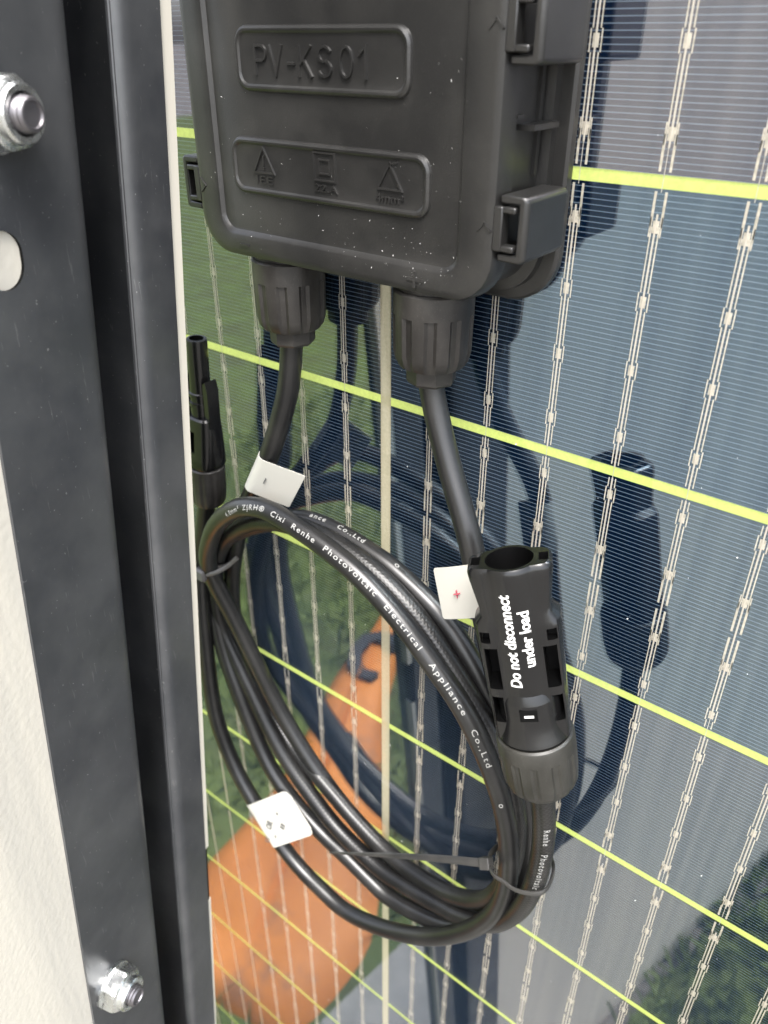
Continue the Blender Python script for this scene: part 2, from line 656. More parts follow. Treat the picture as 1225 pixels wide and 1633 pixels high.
# ------------------------------------------------------------------ the solar module
STRIPE = -121.9         # centre of the pale vertical gap
PITCH_X, PITCH_Y = 16.9, 61.17
ROW1 = -24.03           # the gap line nearest the box
CELL_W, GAP_Y = 177.0, 2.45
panel = thing('solar_module', 'dark blue glass-backed solar panel with pale wires and lime lines, hung upright', 'solar panel', (50, -GROUND + 40, 0))


def qb(mb, x0, x1, z0, z1, h0, h1, taper=0):
    """box in local cell millimetres, written straight in metres (x, -h, z)"""
    c = [(x * MM, -h * MM, z * MM) for h, q in ((h0, 0), (h1, taper)) for z in (z0, z1) for x in (x0 + q, x1 - q)]
    mb.add(c, [(0, 2, 3, 1), (4, 5, 7, 6), (0, 1, 5, 4), (2, 6, 7, 3), (0, 4, 6, 2), (1, 3, 7, 5)])


CH = PITCH_Y - GAP_Y
mb = MB()
qb(mb, 0, CELL_W, -CH / 2, CH / 2, -1.15, -0.95)
cell_proto = mb.build('cell', 'silicon', smooth=0, raw=True)
cell_me = cell_proto.data
bpy.data.objects.remove(cell_proto)


def busbar_mesh(kind):
    """one printed contact line: two fine outline tracks, solder pads, a wire. kind says where the broad part is"""
    mb = MB()
    half = CH / 2
    z_hi, z_lo = half - 0.5, -half + 0.5
    if kind == 0:        # broad in the middle, broken there
        pads = [24.6, 9.2, -9.2, -24.6]
        broad = [(9.2, 0.9), (-0.9, -9.2)]
        thin = [(z_hi, 9.2), (-9.2, z_lo)]
    elif kind == 1:      # broad at the bottom end
        pads = [22.0, 6.5, -8.0, -22.5]
        broad = [(-22.5, z_lo)]
        thin = [(z_hi, -22.5)]
    else:                # broad at the top end
        pads = [22.5, 8.0, -6.5, -22.0]
        broad = [(z_hi, 22.5)]
        thin = [(22.5, z_lo)]
    for a, b_ in broad:
        for sg in (-1, 1):
            qb(mb, sg * 1.02 - 0.24, sg * 1.02 + 0.24, b_, a, -0.95, -0.90)
    for a, b_ in thin:
        cuts = [a] + [p for p in pads if b_ < p < a] + [b_]
        for p, q in zip(cuts, cuts[1:]):
            for sg in (-1, 1):
                e0 = p - (1.9 if p != a else 0)
                e1 = q + (1.9 if q != b_ else 0)
                qb(mb, sg * 0.78 - 0.13, sg * 0.78 + 0.13, e1, e0, -0.95, -0.90)
    for p in pads:       # the outline swells round each pad
        for sg in (-1, 1):
            qb(mb, sg * 1.12 - 0.13, sg * 1.12 + 0.13, p - 1.9, p + 1.9, -0.95, -0.90)
        qb(mb, -0.62, 0.62, p - 1.15, p + 1.15, -0.95, -0.88, 0.05)
    return mb.build('busbar', 'silver_paste', smooth=0, raw=True)


def wire_mesh(kind):
    mb = MB()
    half = CH / 2
    z0, z1 = (-24.8, half) if kind == 1 else ((-half + 4, half - 0.4) if kind == 0 else (-half, half - 4.5))
    prof = [(-0.20, -0.88), (-0.12, -0.75), (0.12, -0.75), (0.20, -0.88)]
    mb.loft([[(x * MM, -h * MM, z * MM) for x, h in prof] for z in (z0, z1)])
    qb(mb, -0.06, 0.06, -half - GAP_Y - 0.6, z0, -0.88, -0.84)     # the thin tail that bridges the gap
    return mb.build('wire', 'ribbon_wire', smooth=0, raw=True)


bus_me, wire_me = [], []
for k in range(3):
    o = busbar_mesh(k); bus_me.append(o.data); bpy.data.objects.remove(o)
    o = wire_mesh(k); wire_me.append(o.data); bpy.data.objects.remove(o)


def link(name, me, parent, loc):
    o = bpy.data.objects.new(name, me)
    COL.objects.link(o)
    o.parent = parent
    o.location = loc
    return o


prow = panel.location
rest = MB()
cols = [STRIPE - 1.45 - CELL_W, STRIPE + 1.45, STRIPE + 1.45 + CELL_W + 2.9, STRIPE + 1.45 + 2 * (CELL_W + 2.9)]
for row in range(-9, 14):
    yc = ROW1 + PITCH_Y / 2 - row * PITCH_Y          # row 1 lies under the line nearest the box
    for ci, x0 in enumerate(cols):
        c = link('cell', cell_me, panel, V(x0, yc, 0) - prow)
        c.color = {-1: (0.92, 0.88, 1.0, 1), 0: (0.92, 0.90, 1.0, 1), 1: (0.54, 0.78, 1.0, 1), 2: (0.64, 0.85, 1.0, 1), 3: (0.80, 0.90, 1.0, 1)}.get(row, (0.9 + 0.1 * ((row * 7 + ci * 3) % 5) / 5, 0.95, 1.0, 1))
        if ci == 0 and row > 0:
            c.color = (0.93, 0.97, 0.95, 1)
        kind = (row - 2) % 3
        near = ci < 2 and 0 <= row <= 9
        for b_ in range(10):
            xb = (13.35 + PITCH_X * b_) if ci else (CELL_W - 13.1 - PITCH_X * (9 - b_))
            if near and not (ci == 0 and b_ < 5):
                o = link('busbar', bus_me[kind], c, (xb * MM, 0, 0))
            else:
                X, Y = x0 + xb, yc
                rest.box(X - 0.5, X + 0.5, Y - CH / 2 + 1, Y + CH / 2 - 1, -0.95, -0.85)
rest.build('far_busbars', 'silver_paste', panel, smooth=0, kind='stuff')
# wires run unbroken over the printed tracks: one per line and cell row, children of the panel
wn_ = 0
for row in range(0, 10):
    yc = ROW1 + PITCH_Y / 2 - row * PITCH_Y
    kind = (row - 2) % 3
    for ci, x0 in enumerate(cols[:2]):
        for b_ in range(10):
            if ci == 0 and b_ < 5:
                continue
            xb = (13.35 + PITCH_X * b_) if ci else (CELL_W - 13.1 - PITCH_X * (9 - b_))
            link('wire', wire_me[kind], panel, V(x0 + xb, yc, 0) - prow)
# lime lines: gaps between the cell rows
for row in range(-9, 13):
    y = ROW1 - row * PITCH_Y
    mb = MB()
    x0, x1 = cols[0] - 6, cols[3] + CELL_W + 6
    ya_, yb2 = y - GAP_Y / 2 - 0.15, y + GAP_Y / 2 + 0.15
    mb.add([(x0, ya_, -1.16), (x1, ya_, -1.16), (x1, yb2, -1.16), (x0, yb2, -1.16)], [(0, 1, 2, 3)])
    mb.build('gap_line', 'lime_film', panel, smooth=0)
# pale vertical gaps between the cell columns
for k in range(3):
    xs = STRIPE + k * (CELL_W + 2.9)
    mb = MB()
    ya_, yb2 = ROW1 - 12.5 * PITCH_Y, ROW1 + 10 * PITCH_Y
    mb.add([(xs - 1.75, ya_, -0.92), (xs + 1.75, ya_, -0.92), (xs + 1.75, yb2, -0.92), (xs - 1.75, yb2, -0.92)], [(0, 1, 2, 3)])
    mb.build('gap_tape', 'beige_film', panel, smooth=0)
mb = MB()
xa, xb_ = cols[0] - 12, cols[3] + CELL_W + 12
ya, yb = ROW1 - 12.6 * PITCH_Y, ROW1 + 10.1 * PITCH_Y
mb.add([(xa, ya, -0.35), (xb_, ya, -0.35), (xb_, yb, -0.35), (xa, yb, -0.35)], [(0, 1, 2, 3)])
mb.build('glass_pane', 'glass', panel, smooth=0)
# frame bars along the far edges of the module
for x0, x1, y0, y1 in ((xa - 12, xa, ya - 12, yb + 12), (xb_, xb_ + 12, ya - 12, yb + 12), (xa, xb_, yb, yb + 12), (xa, xb_, ya - 12, ya)):
    mb = MB()
    mb.box(x0, x1, y0, y1, -30, 3)
    mb.build('frame_bar', 'rail_coat', panel, smooth=0)
# dust grains sticking to the glass
mb = MB()
rnd = random.Random(3)
for _ in range(170):
    x, y, r = rnd.uniform(-200, 60), rnd.uniform(-470, 40), rnd.choice((0.07, 0.08, 0.1, 0.13, 0.18)) * rnd.uniform(0.7, 1.3)
    mb.loft([[(x + r * math.cos(a), y + r * 1.2 * math.sin(a), -0.33) for a in (0.3, 1.5, 2.9, 4.4)],
             [(x + r * .5 * math.cos(a), y + r * .5 * math.sin(a), -0.33 + r) for a in (0.3, 1.5, 2.9, 4.4)]])
mb.build('dust', 'dust', panel, smooth=0, kind='stuff')

# ------------------------------------------------------------------ junction box
BX = -121.0
box = thing('junction_box', 'black moulded junction box with raised lettering, clipped shut, on the solar panel', 'junction box', (BX, -50, 0))
TOP = 78
mb = MB()
mb.loft([rr(-168, -74.6, -50.5, TOP + 4, 11, -0.3), rr(-168, -74.6, -50.5, TOP + 4, 11, 1.6), rr(-167.4, -75.2, -49.9, TOP + 3.4, 10.5, 2.2),
         rr(-165, -77.6, -48.4, TOP + 1, 10, 2.3), rr(-164.8, -77.8, -48.2, TOP, 10, 4.2), rr(-162.2, -79.8, -46.2, TOP - 1, 9, 4.6), rr(-161.6, -80.4, -45.6, TOP - 2, 9, 16.5)])
mb.build('base', 'box_plastic', box)
mb = MB()
x0, x1, y0 = -163.2, -78.9, -47.3
mb.loft([rr(x0 + .6, x1 - .6, y0 + .6, TOP, 9, 15.2), rr(x0, x1, y0, TOP, 9.6, 15.8), rr(x0 + .1, x1 - .1, y0 + .1, TOP, 9.6, 19.5), rr(x0 + .5, x1 - .5, y0 + .5, TOP, 9.3, 20.5),
         rr(x0 + 1.5, x1 - 1.5, y0 + 1.5, TOP, 8.6, 20.95), rr(x0 + 2.2, x1 - 2.2, y0 + 2.2, TOP, 8.2, 21), rr(x0 + 7.2, x1 - 7.6, y0 + 5.2, TOP - 8, 4.4, 21),
         rr(x0 + 7.7, x1 - 8.0, y0 + 5.6, TOP - 8.4, 4.0, 20.85), rr(x0 + 8.4, x1 - 8.6, y0 + 6.4, TOP - 9, 3.6, 20.0), rr(x0 + 9, x1 - 9, y0 + 6.9, TOP - 9.5, 3.2, 19.9)])
lid = mb.build('lid', 'box_plastic', box)


def plate(xa, xb, ya, yb):
    mb = MB()
    mb.loft([rr(xa, xb, ya, yb, 3.2, 19.85), rr(xa + .15, xb - .15, ya + .15, yb - .15, 3.1, 20.35), rr(xa + .9, xb - .9, ya + .9, yb - .9, 2.6, 20.95), rr(xa + 1.4, xb - 1.4, ya + 1.4, yb - 1.4, 2.3, 21.0)])
    return mb.build('raised_plate', 'box_plastic', lid, smooth=24)


def ring_plate(xa, xb, ya, yb):
    """raised rim round a flat field"""
    mb = MB()
    mb.loft([rr(xa, xb, ya, yb, 3.4, 19.85), rr(xa + .2, xb - .2, ya + .2, yb - .2, 3.3, 20.45), rr(xa + .7, xb - .7, ya + .7, yb - .7, 2.9, 20.8), rr(xa + 1.1, xb - 1.1, ya + 1.1, yb - 1.1, 2.6, 20.75),
             rr(xa + 1.5, xb - 1.5, ya + 1.5, yb - 1.5, 2.4, 20.4), rr(xa + 2, xb - 2, ya + 2, yb - 2, 2.2, 20.3)])
    return mb.build('raised_plate', 'box_plastic', lid, smooth=24)


ring_plate(-146.4, -99.3, -11.2, 1.2)
ring_plate(-150.4, -94.3, -32.3, -20.2)
mb = MB()


def arc(cx_, cy_, rx, ry, a0, a1, n=10):
    return [(cx_ + rx * math.cos(math.radians(a0 + (a1 - a0) * k / n)), cy_ + ry * math.sin(math.radians(a0 + (a1 - a0) * k / n))) for k in range(n + 1)]


# letter strokes, x from 0 to 3.4, y from 0 to 5.2
LET = {'P': [[(0, 0), (0, 5.2), (1.8, 5.2)] + arc(1.8, 3.85, 1.35, 1.35, 90, -90) + [(0.55, 2.5)]],
       'V': [[(0, 5.2), (1.8, 0), (3.6, 5.2)]], '-': [[(0, 2.1), (1.7, 2.1)]],
       'K': [[(0, 0), (0, 5.2)], [(3.2, 5.2), (0.5, 2.2)], [(1.2, 3.1), (3.4, 0)]],
       'S': [arc(1.7, 3.85, 1.55, 1.35, 30, 255) + arc(1.7, 1.32, 1.65, 1.32, 85, -150)],
       '0': [arc(1.6, 2.6, 1.55, 2.6, 0, 360, 20)], '1': [[(0, 4.0), (1.5, 5.2), (1.5, 0)]]}
for ch_, lx_ in zip('PV-KS01', (-140.2, -136.0, -130.7, -127.6, -122.3, -116.6, -111.6)):
    for k_, st_ in enumerate(LET[ch_]):
        q_ = [(lx_ + x_, -7.8 + y_) for x_, y_ in st_]
        cl_ = ch_ == '0'
        mb.ribbon(q_[:-1] if cl_ else q_, 0.66, 20.2, 20.78 + 0.025 * k_, cl_)
H0, H1 = 20.28, 20.72
mb.ribbon([(-143.2, -27.4), (-136.9, -27.4), (-140.0, -22.2)], 0.5, H0, H1, True)
mb.stroke([(-140.0, -24.0), (-140.0, -25.7)], 0.45, H0, H1)
mb.stroke([(-140.0, -26.4), (-140.0, -26.6)], 0.45, H0, H1)
mb.ribbon([(-124.7, -27.4), (-118.8, -27.4), (-118.8, -21.9), (-124.7, -21.9)], 0.5, H0, H1, True)
mb.ribbon([(-123.2, -26.0), (-120.3, -26.0), (-120.3, -23.3), (-123.2, -23.3)], 0.45, H0, H1, True)
mb.ribbon([(-107.2, -27.4), (-101.2, -27.4), (-104.2, -22.6)], 0.5, H0, H1, True)
mb.stroke([(-104.2, -22.6), (-102.4, -22.2)], 0.4, H0, H1)
text_on(mb, 'IEE', (-142.6, -29.7, H0), (1, 0, 0), (0, 1, 0), (0, 0, 1), 5.2, 1.7, 0, 0.35)
text_on(mb, '22.A', (-124.8, -29.7, H0), (1, 0, 0), (0, 1, 0), (0, 0, 1), 6.6, 1.6, 0, 0.35)
text_on(mb, '4mm²', (-107.8, -30.0, H0), (1, 0, 0), (0, 1, 0), (0, 0, 1), 7.2, 1.8, 0, 0.40)
mb.build('raised_lettering', 'box_plastic', lid, smooth=20)
mb = MB()
mb.stroke([(-149.4, -44.2), (-146.8, -44.2)], 0.55, 20.95, 21.35)
mb.build('minus_mark', 'box_plastic', lid)
mb = MB()
mb.stroke([(-98.9, -44.1), (-95.3, -44.1)], 0.7, 20.95, 21.35)
mb.stroke([(-97.1, -45.6), (-97.1, -42.6)], 0.7, 20.95, 21.36)
mb.build('plus_mark', 'box_plastic', lid)


def mirror(mb):
    m2 = MB()
    m2.v = [(2 * BX - p[0], p[1], p[2]) for p in mb.v]
    m2.f = [tuple(reversed(f)) for f in mb.f]
    return m2


def clip(yc, flip):
    """snap clip: a C shaped hook on the base with the two pronged tongue of the lid inside it"""
    t = MB()
    t.box(-79.6, -77.6, yc - 4.1, yc + 4.1, 17.9, 20.7)
    t.box(-77.8, -75.0, yc - 4.1, yc - 2.9, 18.2, 20.6)
    t.box(-77.8, -75.0, yc + 2.9, yc + 4.1, 18.2, 20.6)
    ch = MB()
    sx_ = 1
    ch.stroke([(-82.6, yc - 0.6), (-81.2, yc + 0.9), (-79.8, yc - 0.6)] if not flip else [(-80.4, yc + 1.5), (-82.0, yc), (-80.4, yc - 1.5)], 0.4, 20.9, 21.25)
    c = MB()
    prof = [(-78.6, yc - 6.0), (-73.4, yc - 6.0), (-72.7, yc - 5.3), (-72.7, yc + 5.3), (-73.4, yc + 6.0), (-78.6, yc + 6.0), (-78.6, yc + 4.5), (-74.6, yc + 4.5), (-74.6, yc - 4.5), (-78.6, yc - 4.5)]
    ring = lambda h, q: [(x - (q if x > -74 else 0), y, h) for x, y in prof]
    c.loft([ring(4.5, 0), ring(19.4, 0), ring(20.1, 0.5)])
    if flip:
        t, c = mirror(t), mirror(c)
        ch = mirror(ch)
    cl = c.build('latch', 'box_plastic', box)
    tg = t.build('tongue', 'box_plastic', lid)
    md = cl.modifiers.new('edge', 'BEVEL'); md.width = 0.00035; md.segments = 2; md.limit_method = 'ANGLE'
    md = tg.modifiers.new('edge', 'BEVEL'); md.width = 0.0003; md.segments = 2; md.limit_method = 'ANGLE'
    ch.build('arrow_mark', 'box_plastic', lid)


for yc in (-31.8, 1.0, 46.0):
    clip(yc, False)
    if yc != 1.0:
        clip(yc, True)
mb = MB()
mb.box(-81, -76.4, -15.6, -14.6, 4, 13.5)
mb.box(-81, -79.2, -24, 18, 6.0, 7.0)
mb.box(-81, -78.6, -13.5, -12.9, 13.6, 16)
mb.build('side_rib', 'box_plastic', box)
mb = MB()
for i in range(170):
    x = rnd.uniform(-160, -81); y = rnd.uniform(-46.5, -2)
    if rnd.random() < 0.22:
        x, y = rnd.gauss(-97.1, 1.6), rnd.gauss(-44.1, 1.1)
    if rnd.random() < 0.25:
        x, y = rnd.uniform(-122, -88), rnd.uniform(-46, -34)
    if x > -80 or y < -46.8 or y > 30:
        continue
    r = rnd.choice((0.05, 0.06, 0.07, 0.08, 0.1, 0.15)) * rnd.uniform(0.7, 1.2)
    inner = x0 + 8.4 < x < x1 - 8.6 and y > y0 + 6.4
    zb = (20.28 if (-149 < x < -96 and -31 < y < -21) or (-145 < x < -101 and -10 < y < 0) else 19.9) if inner else 20.98
    if not inner and (x < x0 + 3 or x > x1 - 3 or y < y0 + 2.4):
        continue
    q, e = rnd.uniform(0, 3.1), rnd.uniform(0.45, 1.5)
    mb.loft([[(x + r * e * math.cos(a + q), y + r / e * math.sin(a + q * .4), zb - .02) for a in (0.3, 1.5, 2.9, 4.4)],
             [(x + r * .5 * e * math.cos(a + q), y + r * .5 / e * math.sin(a + q * .4), zb + r * .6) for a in (0.3, 1.5, 2.9, 4.4)]])
mb.build('dust', 'dust', lid, smooth=0, kind='stuff')


def flute(count, width, depth, d0, d1):
    def f(a, d):
        if d < d0 or d > d1:
            return 1
        ph = (a * count / (2 * math.pi)) % 1
        return 1 - depth if ph < width else 1
    return f


def gland(x, lab):
    h = 10.5
    mb = MB()
    lathe(mb, (x, -44, h), (0, -1, 0), [(0, 8.2), (5.0, 8.2)], 48)
    neck = mb.build('gland', 'gland_plastic', box)
    neck['label'] = lab
    mb = MB()
    lathe(mb, (x, -48.2, h), (0, -1, 0), [(0, 8.8), (0.5, 9.2), (5.4, 9.2), (5.5, 9.2), (14.5, 9.0), (16.6, 8.5), (17.8, 7.6), (18.2, 6.6)], 80, flute(10, 0.26, 0.07, 5.45, 17))
    mb.build('cap_nut', 'gland_plastic', neck, smooth=26)
    mb = MB()
    lathe(mb, (x, -65.4, h), (0, -1, 0), [(0, 6.0), (4.4, 5.9), (5.0, 5.5), (5.0, 3.3)], 8)
    mb.build('collar', 'gland_plastic', neck)


gland(-144.2, 'ribbed cable gland under the minus mark of the box')
gland(-99.4, 'ribbed cable gland under the plus mark of the box')

# ------------------------------------------------------------------ the two cables (centre lines in panel mm)
PP = [(-99.7, -69.4, 10.5), (-98.2, -75.2, 10.8), (-95.4, -82.4, 11.5), (-90.9, -91.3, 13.0), (-85.4, -100.7, 15.0), (-81.7, -108.7, 16.0),
      (-78.6, -120.7, 16.0), (-75.5, -133.7, 15.5), (-71.4, -149.4, 14.5), (-66.7, -166.1, 13.5), (-62.3, -184.2, 12.5), (-59.0, -201.4, 12.0),
      (-58.2, -218.6, 12.0), (-60.9, -235.9, 12.5), (-68.3, -251.7, 13.5), (-76.9, -263.5, 14.5), (-88.1, -270.5, 15.0), (-106.4, -275.6, 15.0),
      (-116.9, -273.5, 15.0), (-128.3, -269.5, 15.0), (-140.9, -265.9, 15.0), (-154.7, -258.6, 15.0), (-164.3, -250.7, 15.0), (-171.8, -241.1, 14.5),
      (-178.6, -227.0, 14.0), (-184.0, -214.1, 13.5), (-189.3, -201.9, 12.5), (-192.9, -189.1, 11.5), (-194.8, -177.4, 10.5), (-193.4, -165.7, 10.0),
      (-187.0, -153.0, 10.0), (-174.4, -142.0, 10.0), (-160.3, -133.6, 10.0), (-148.8, -128.0, 10.0), (-140.9, -125.9, 10.0), (-129.7, -126.1, 10.0),
      (-116.8, -128.4, 10.0), (-108.0, -131.3, 10.0), (-92.6, -138.8, 10.5), (-80.6, -150.6, 11.0), (-72.7, -164.8, 11.0), (-67.2, -181.3, 11.0),
      (-63.3, -200.8, 10.5), (-62.4, -218.5, 10.0), (-65.0, -238.2, 9.0), (-71.2, -254.5, 8.5), (-81.1, -265.6, 8.0), (-93.4, -270.7, 7.5),
      (-108.2, -269.1, 7.0), (-123.3, -262.2, 7.0), (-138.7, -252.6, 7.0), (-154.1, -239.0, 7.0), (-166.6, -220.9, 8.0), (-175.5, -199.2, 10.0),
      (-182.4, -178.8, 12.5), (-185.6, -164.6, 15.5), (-184.1, -153.2, 18.0), (-177.3, -139.8, 20.0), (-169.2, -129.8, 21.5), (-160.9, -123.0, 22.0),
      (-154.0, -119.8, 22.0), (-146.6, -118.5, 22.0), (-134.3, -120.1, 22.0), (-122.7, -122.9, 22.0), (-111.6, -127.1, 22.0), (-98.7, -135.2, 22.0),
      (-88.1, -144.2, 22.0), (-78.5, -153.4, 22.0), (-71.1, -165.1, 21.5), (-65.1, -178.7, 21.0), (-61.6, -191.8, 20.5), (-59.8, -207.8, 20.0),
      (-60.2, -221.8, 20.0), (-63.4, -236.3, 20.0), (-71.5, -252.8, 20.0), (-83.0, -267.9, 20.5), (-94.7, -277.9, 21.0), (-109.2, -287.4, 21.0),
      (-124.9, -293.4, 21.0), (-138.0, -291.2, 21.0), (-148.0, -288.1, 21.0), (-157.9, -281.9, 21.0), (-166.2, -272.7, 21.0), (-174.5, -265.0, 20.5),
      (-181.9, -256.0, 20.0), (-188.0, -243.9, 19.5), (-191.8, -231.3, 19.0), (-193.7, -216.4, 18.0), (-194.4, -201.5, 17.0), (-194.8, -185.7, 16.0),
      (-194.2, -170.1, 15.0), (-191.8, -155.7, 14.5), (-188.6, -145.4, 14.5), (-184.8, -132.8, 14.5)]
NN = [(-144.7, -69.8, 10.5), (-145.2, -75.9, 10.8), (-146.2, -84.0, 11.5), (-148.4, -92.2, 12.5), (-151.1, -100.1, 13.5), (-155.0, -109.2, 14.0),
      (-163.3, -121.3, 12.5), (-171.8, -133.7, 10.0), (-179.8, -147.9, 7.5), (-186.4, -164.8, 6.0), (-190.3, -181.4, 5.0), (-190.2, -198.1, 5.0),
      (-186.4, -216.9, 5.0), (-172.4, -231.9, 6.0), (-161.8, -239.4, 7.0), (-144.6, -247.1, 8.0), (-127.6, -254.9, 9.0), (-110.4, -259.4, 10.0),
      (-90.8, -256.1, 12.0), (-76.9, -247.9, 14.0), (-67.1, -236.3, 15.5), (-61.6, -219.6, 16.5), (-60.0, -202.6, 17.0), (-61.5, -187.2, 17.0),
      (-65.5, -174.1, 17.0), (-71.2, -164.1, 17.0), (-79.2, -155.1, 16.5), (-92.8, -141.3, 16.0), (-103.2, -133.4, 16.0), (-115.1, -127.6, 16.0),
      (-128.3, -124.8, 16.0), (-142.9, -125.0, 16.0), (-156.4, -128.7, 15.5), (-168.8, -136.3, 14.5), (-180.2, -147.1, 13.0), (-188.0, -160.8, 12.0),
      (-192.2, -177.3, 11.0), (-191.8, -190.7, 10.5), (-187.4, -200.7, 10.5), (-178.8, -214.9, 11.0), (-170.6, -228.3, 11.5), (-160.5, -241.1, 12.0),
      (-147.9, -251.4, 12.5), (-135.3, -259.6, 13.0), (-121.0, -263.7, 13.5), (-107.3, -264.6, 14.0), (-88.6, -259.7, 15.0), (-74.9, -253.7, 16.5),
      (-63.8, -243.4, 18.0), (-55.3, -225.9, 20.0), (-50.7, -205.9, 22.0), (-49.2, -185.6, 24.0), (-49.8, -168.9, 26.0), (-51.6, -156.0, 27.5)]

pos_path, neg_path = Path(PP), Path(NN)
CR = 3.05


def cable(name, label, path, m, at):
    root = thing(name, label, 'cable', at)
    mb = MB()
    L = path.L
    n = int(L / 2.2)
    pts = [path.at(L * i / n) for i in range(n + 1)]
    tube(mb, pts, CR, 16)
    o = mb.build('sheath', m, None, smooth=60)
    tube_uv(o, n + 1, 16, [L * i / n for i in range(n + 1)])
    par(o, root)
    return root


pos = cable('solar_cable', 'black cable from the plus gland, coiled, white maker lettering along its front turn', pos_path, 'cable_rubber', PP[0])
neg = cable('solar_cable', 'black cable with woven sheath from the minus gland, ending in the glossy plug', neg_path, 'braid_rubber', NN[0])
mb = MB()
for w_, a, b_ in (('4.0mm²', 869.0, 876.5), ('ZJRH®', 878.3, 887.0), ('Cixi', 889.6, 894.6), ('Renhe', 897.6, 906.0), ('Photovoltaic', 909.4, 928.6), ('Electrical', 932.3, 946.6), ('Appliance', 951.2, 967.0), ('Co.,Ltd', 971.6, 983.4), ('o', 995.6, 997.0)):
    text_on_cable(mb, w_, pos_path, a, b_, 1.55 if w_ not in 'o' else 1.7, -0.10)
for w_, a, b_ in (('ance', 463.6, 469.2), ('Co.,Ltd', 473.6, 483.2), ('o', 494.2, 495.6)):
    text_on_cable(mb, w_, pos_path, a, b_, 1.5, 0.62)
mb.build('printed_lettering', 'cable_print', pos, smooth=0)
mb = MB()
for w_, a, b_ in (('Renhe', neg_path.L - 17.8, neg_path.L - 24.6), ('Photovoltaic', neg_path.L - 29.0, neg_path.L - 47.2)):
    text_on_cable(mb, w_, neg_path, a, b_, 1.7, 0.25)
mb.build('printed_lettering', 'cable_print', neg, smooth=0)


def flag(path, s0, s1, length, side, parent, label, tilt=0.0, rc=3.3, corner=2.0, curl=0.0, skew=0.0, lean=0.35):
    """paper label folded round a cable, its flag standing out to one side; returns the frame of the front face"""
    mid = path.at((s0 + s1) / 2)
    t = (path.at(s1) - path.at(s0)).normalized()
    b = (CAMP - mid) * lean + Vector((0, 0, 1)) * 100
    b = (b - t * b.dot(t)).normalized()
    a = b.cross(t) * side
    b, a = b * math.cos(tilt) + a * math.sin(tilt), a * math.cos(tilt) - b * math.sin(tilt)
    a = a + t * skew
    half = (s1 - s0) / 2
    outer = []
    for k in range(0, 13):
        an = math.radians(-75 - 195 * k / 12)
        outer.append((rc * math.cos(an), rc * math.sin(an)))
    nfl = 26
    last = outer[-1]
    for k in range(1, nfl + 1):
        f = k / nfl
        outer.append((last[0] + (length - last[0]) * f, last[1] + curl * f * f))
    th = 0.16
    n0 = len(outer)
    mb = MB()
    rows = 13
    vs = []
    for lay in (0, 1):
        for i, (x, y) in enumerate(outer):
            p, q = outer[max(i - 1, 0)], outer[min(i + 1, n0 - 1)]
            tx, ty = q[0] - p[0], q[1] - p[1]
            l = math.hypot(tx, ty)
            nx, ny = ty / l * th * lay, -tx / l * th * lay
            for j in range(rows):
                v = -1 + 2 * j / (rows - 1)
                hh = half
                d = length - x
                if i > 12 and d < corner:
                    hh = half - (corner - math.sqrt(max(corner ** 2 - (corner - d) ** 2, 0)))
                vs.append(mid + a * (x + nx) + b * (y + ny) + t * (v * hh))
    fs = []
    N = n0 * rows
    for lay in (0, 1):
        for i in range(n0 - 1):
            for j in range(rows - 1):
                q = lay * N + i * rows + j
                fs.append((q, q + 1, q + rows + 1, q + rows))
    for i in range(n0 - 1):
        for j in (0, rows - 1):
            q = i * rows + j
            fs.append((q, q + rows, q + rows + N, q + N))
    for i in (0, n0 - 1):
        for j in range(rows - 1):
            q = i * rows + j
            fs.append((q, q + 1, q + 1 + N, q + N))
    mb.add(vs, fs)
    o = mb.build('label_tag', 'label_paper', parent, smooth=40)
    o['label'] = label
    return o, mid + b * (last[1] + 0.5), a, b, t


o, m0, a, b, t = flag(neg_path, 36.5, 53.0, 12.6, 1, neg, 'white paper label with a single stroke folded round the cable', 0.10, corner=0.3, skew=-0.40)
mb = MB()
mb.fbox(m0 + a * 2.6, t, a, b, (-1.3, 1.3, -0.11, 0.11, -0.3, 0.02))
mb.build('pen_stroke', 'print_dark', o, smooth=0)
o, m0, a, b, t = flag(pos_path, 45.5, 60.5, 10.6, -1, pos, 'white paper label with a small red plus sign folded round the cable', 0.05, corner=0.6, curl=-1.2, skew=0.22)
mb = MB()
c = m0 + a * 4.6
mb.fbox(c, t, a, b, (-1.1, 1.1, -0.07, 0.07, -0.6, -0.02))
mb.fbox(c, t, a, b, (-0.07, 0.07, -0.9, 0.9, -0.6, -0.01))
mb.build('plus_sign', 'print_red', o, smooth=0)
o, m0, a, b, t = flag(pos_path, 1177.0, 1197.0, 25.0, -1, pos, 'white square paper label with faint grey print folded round the lower outer turn', -0.04, corner=3.0, rc=3.2, lean=0.10)
mb = MB()
wr = (a * 0.80 + t * 0.60).normalized()              # the writing runs obliquely over the flag
wu = (t * 0.80 - a * 0.60).normalized()
for s_, x, y, w_, h_ in (('OR', 4.2, -2.6, 4.4, 2.6), ('*', 13.0, 1.6, 1.4, 1.4), ('IT', -1.6, 4.6, 2.2, 1.7), ('EX', -1.4, -7.2, 2.8, 1.7), ('II', 11.2, -4.2, 2.4, 1.9), ('o', 4.2, -6.4, 1.3, 1.3)):
    text_on(mb, s_, m0 + a * x + t * y, wr, wu, b, w_, h_, 0.02, 0.05)
mb.build('faint_print', 'print_grey', o, smooth=0)

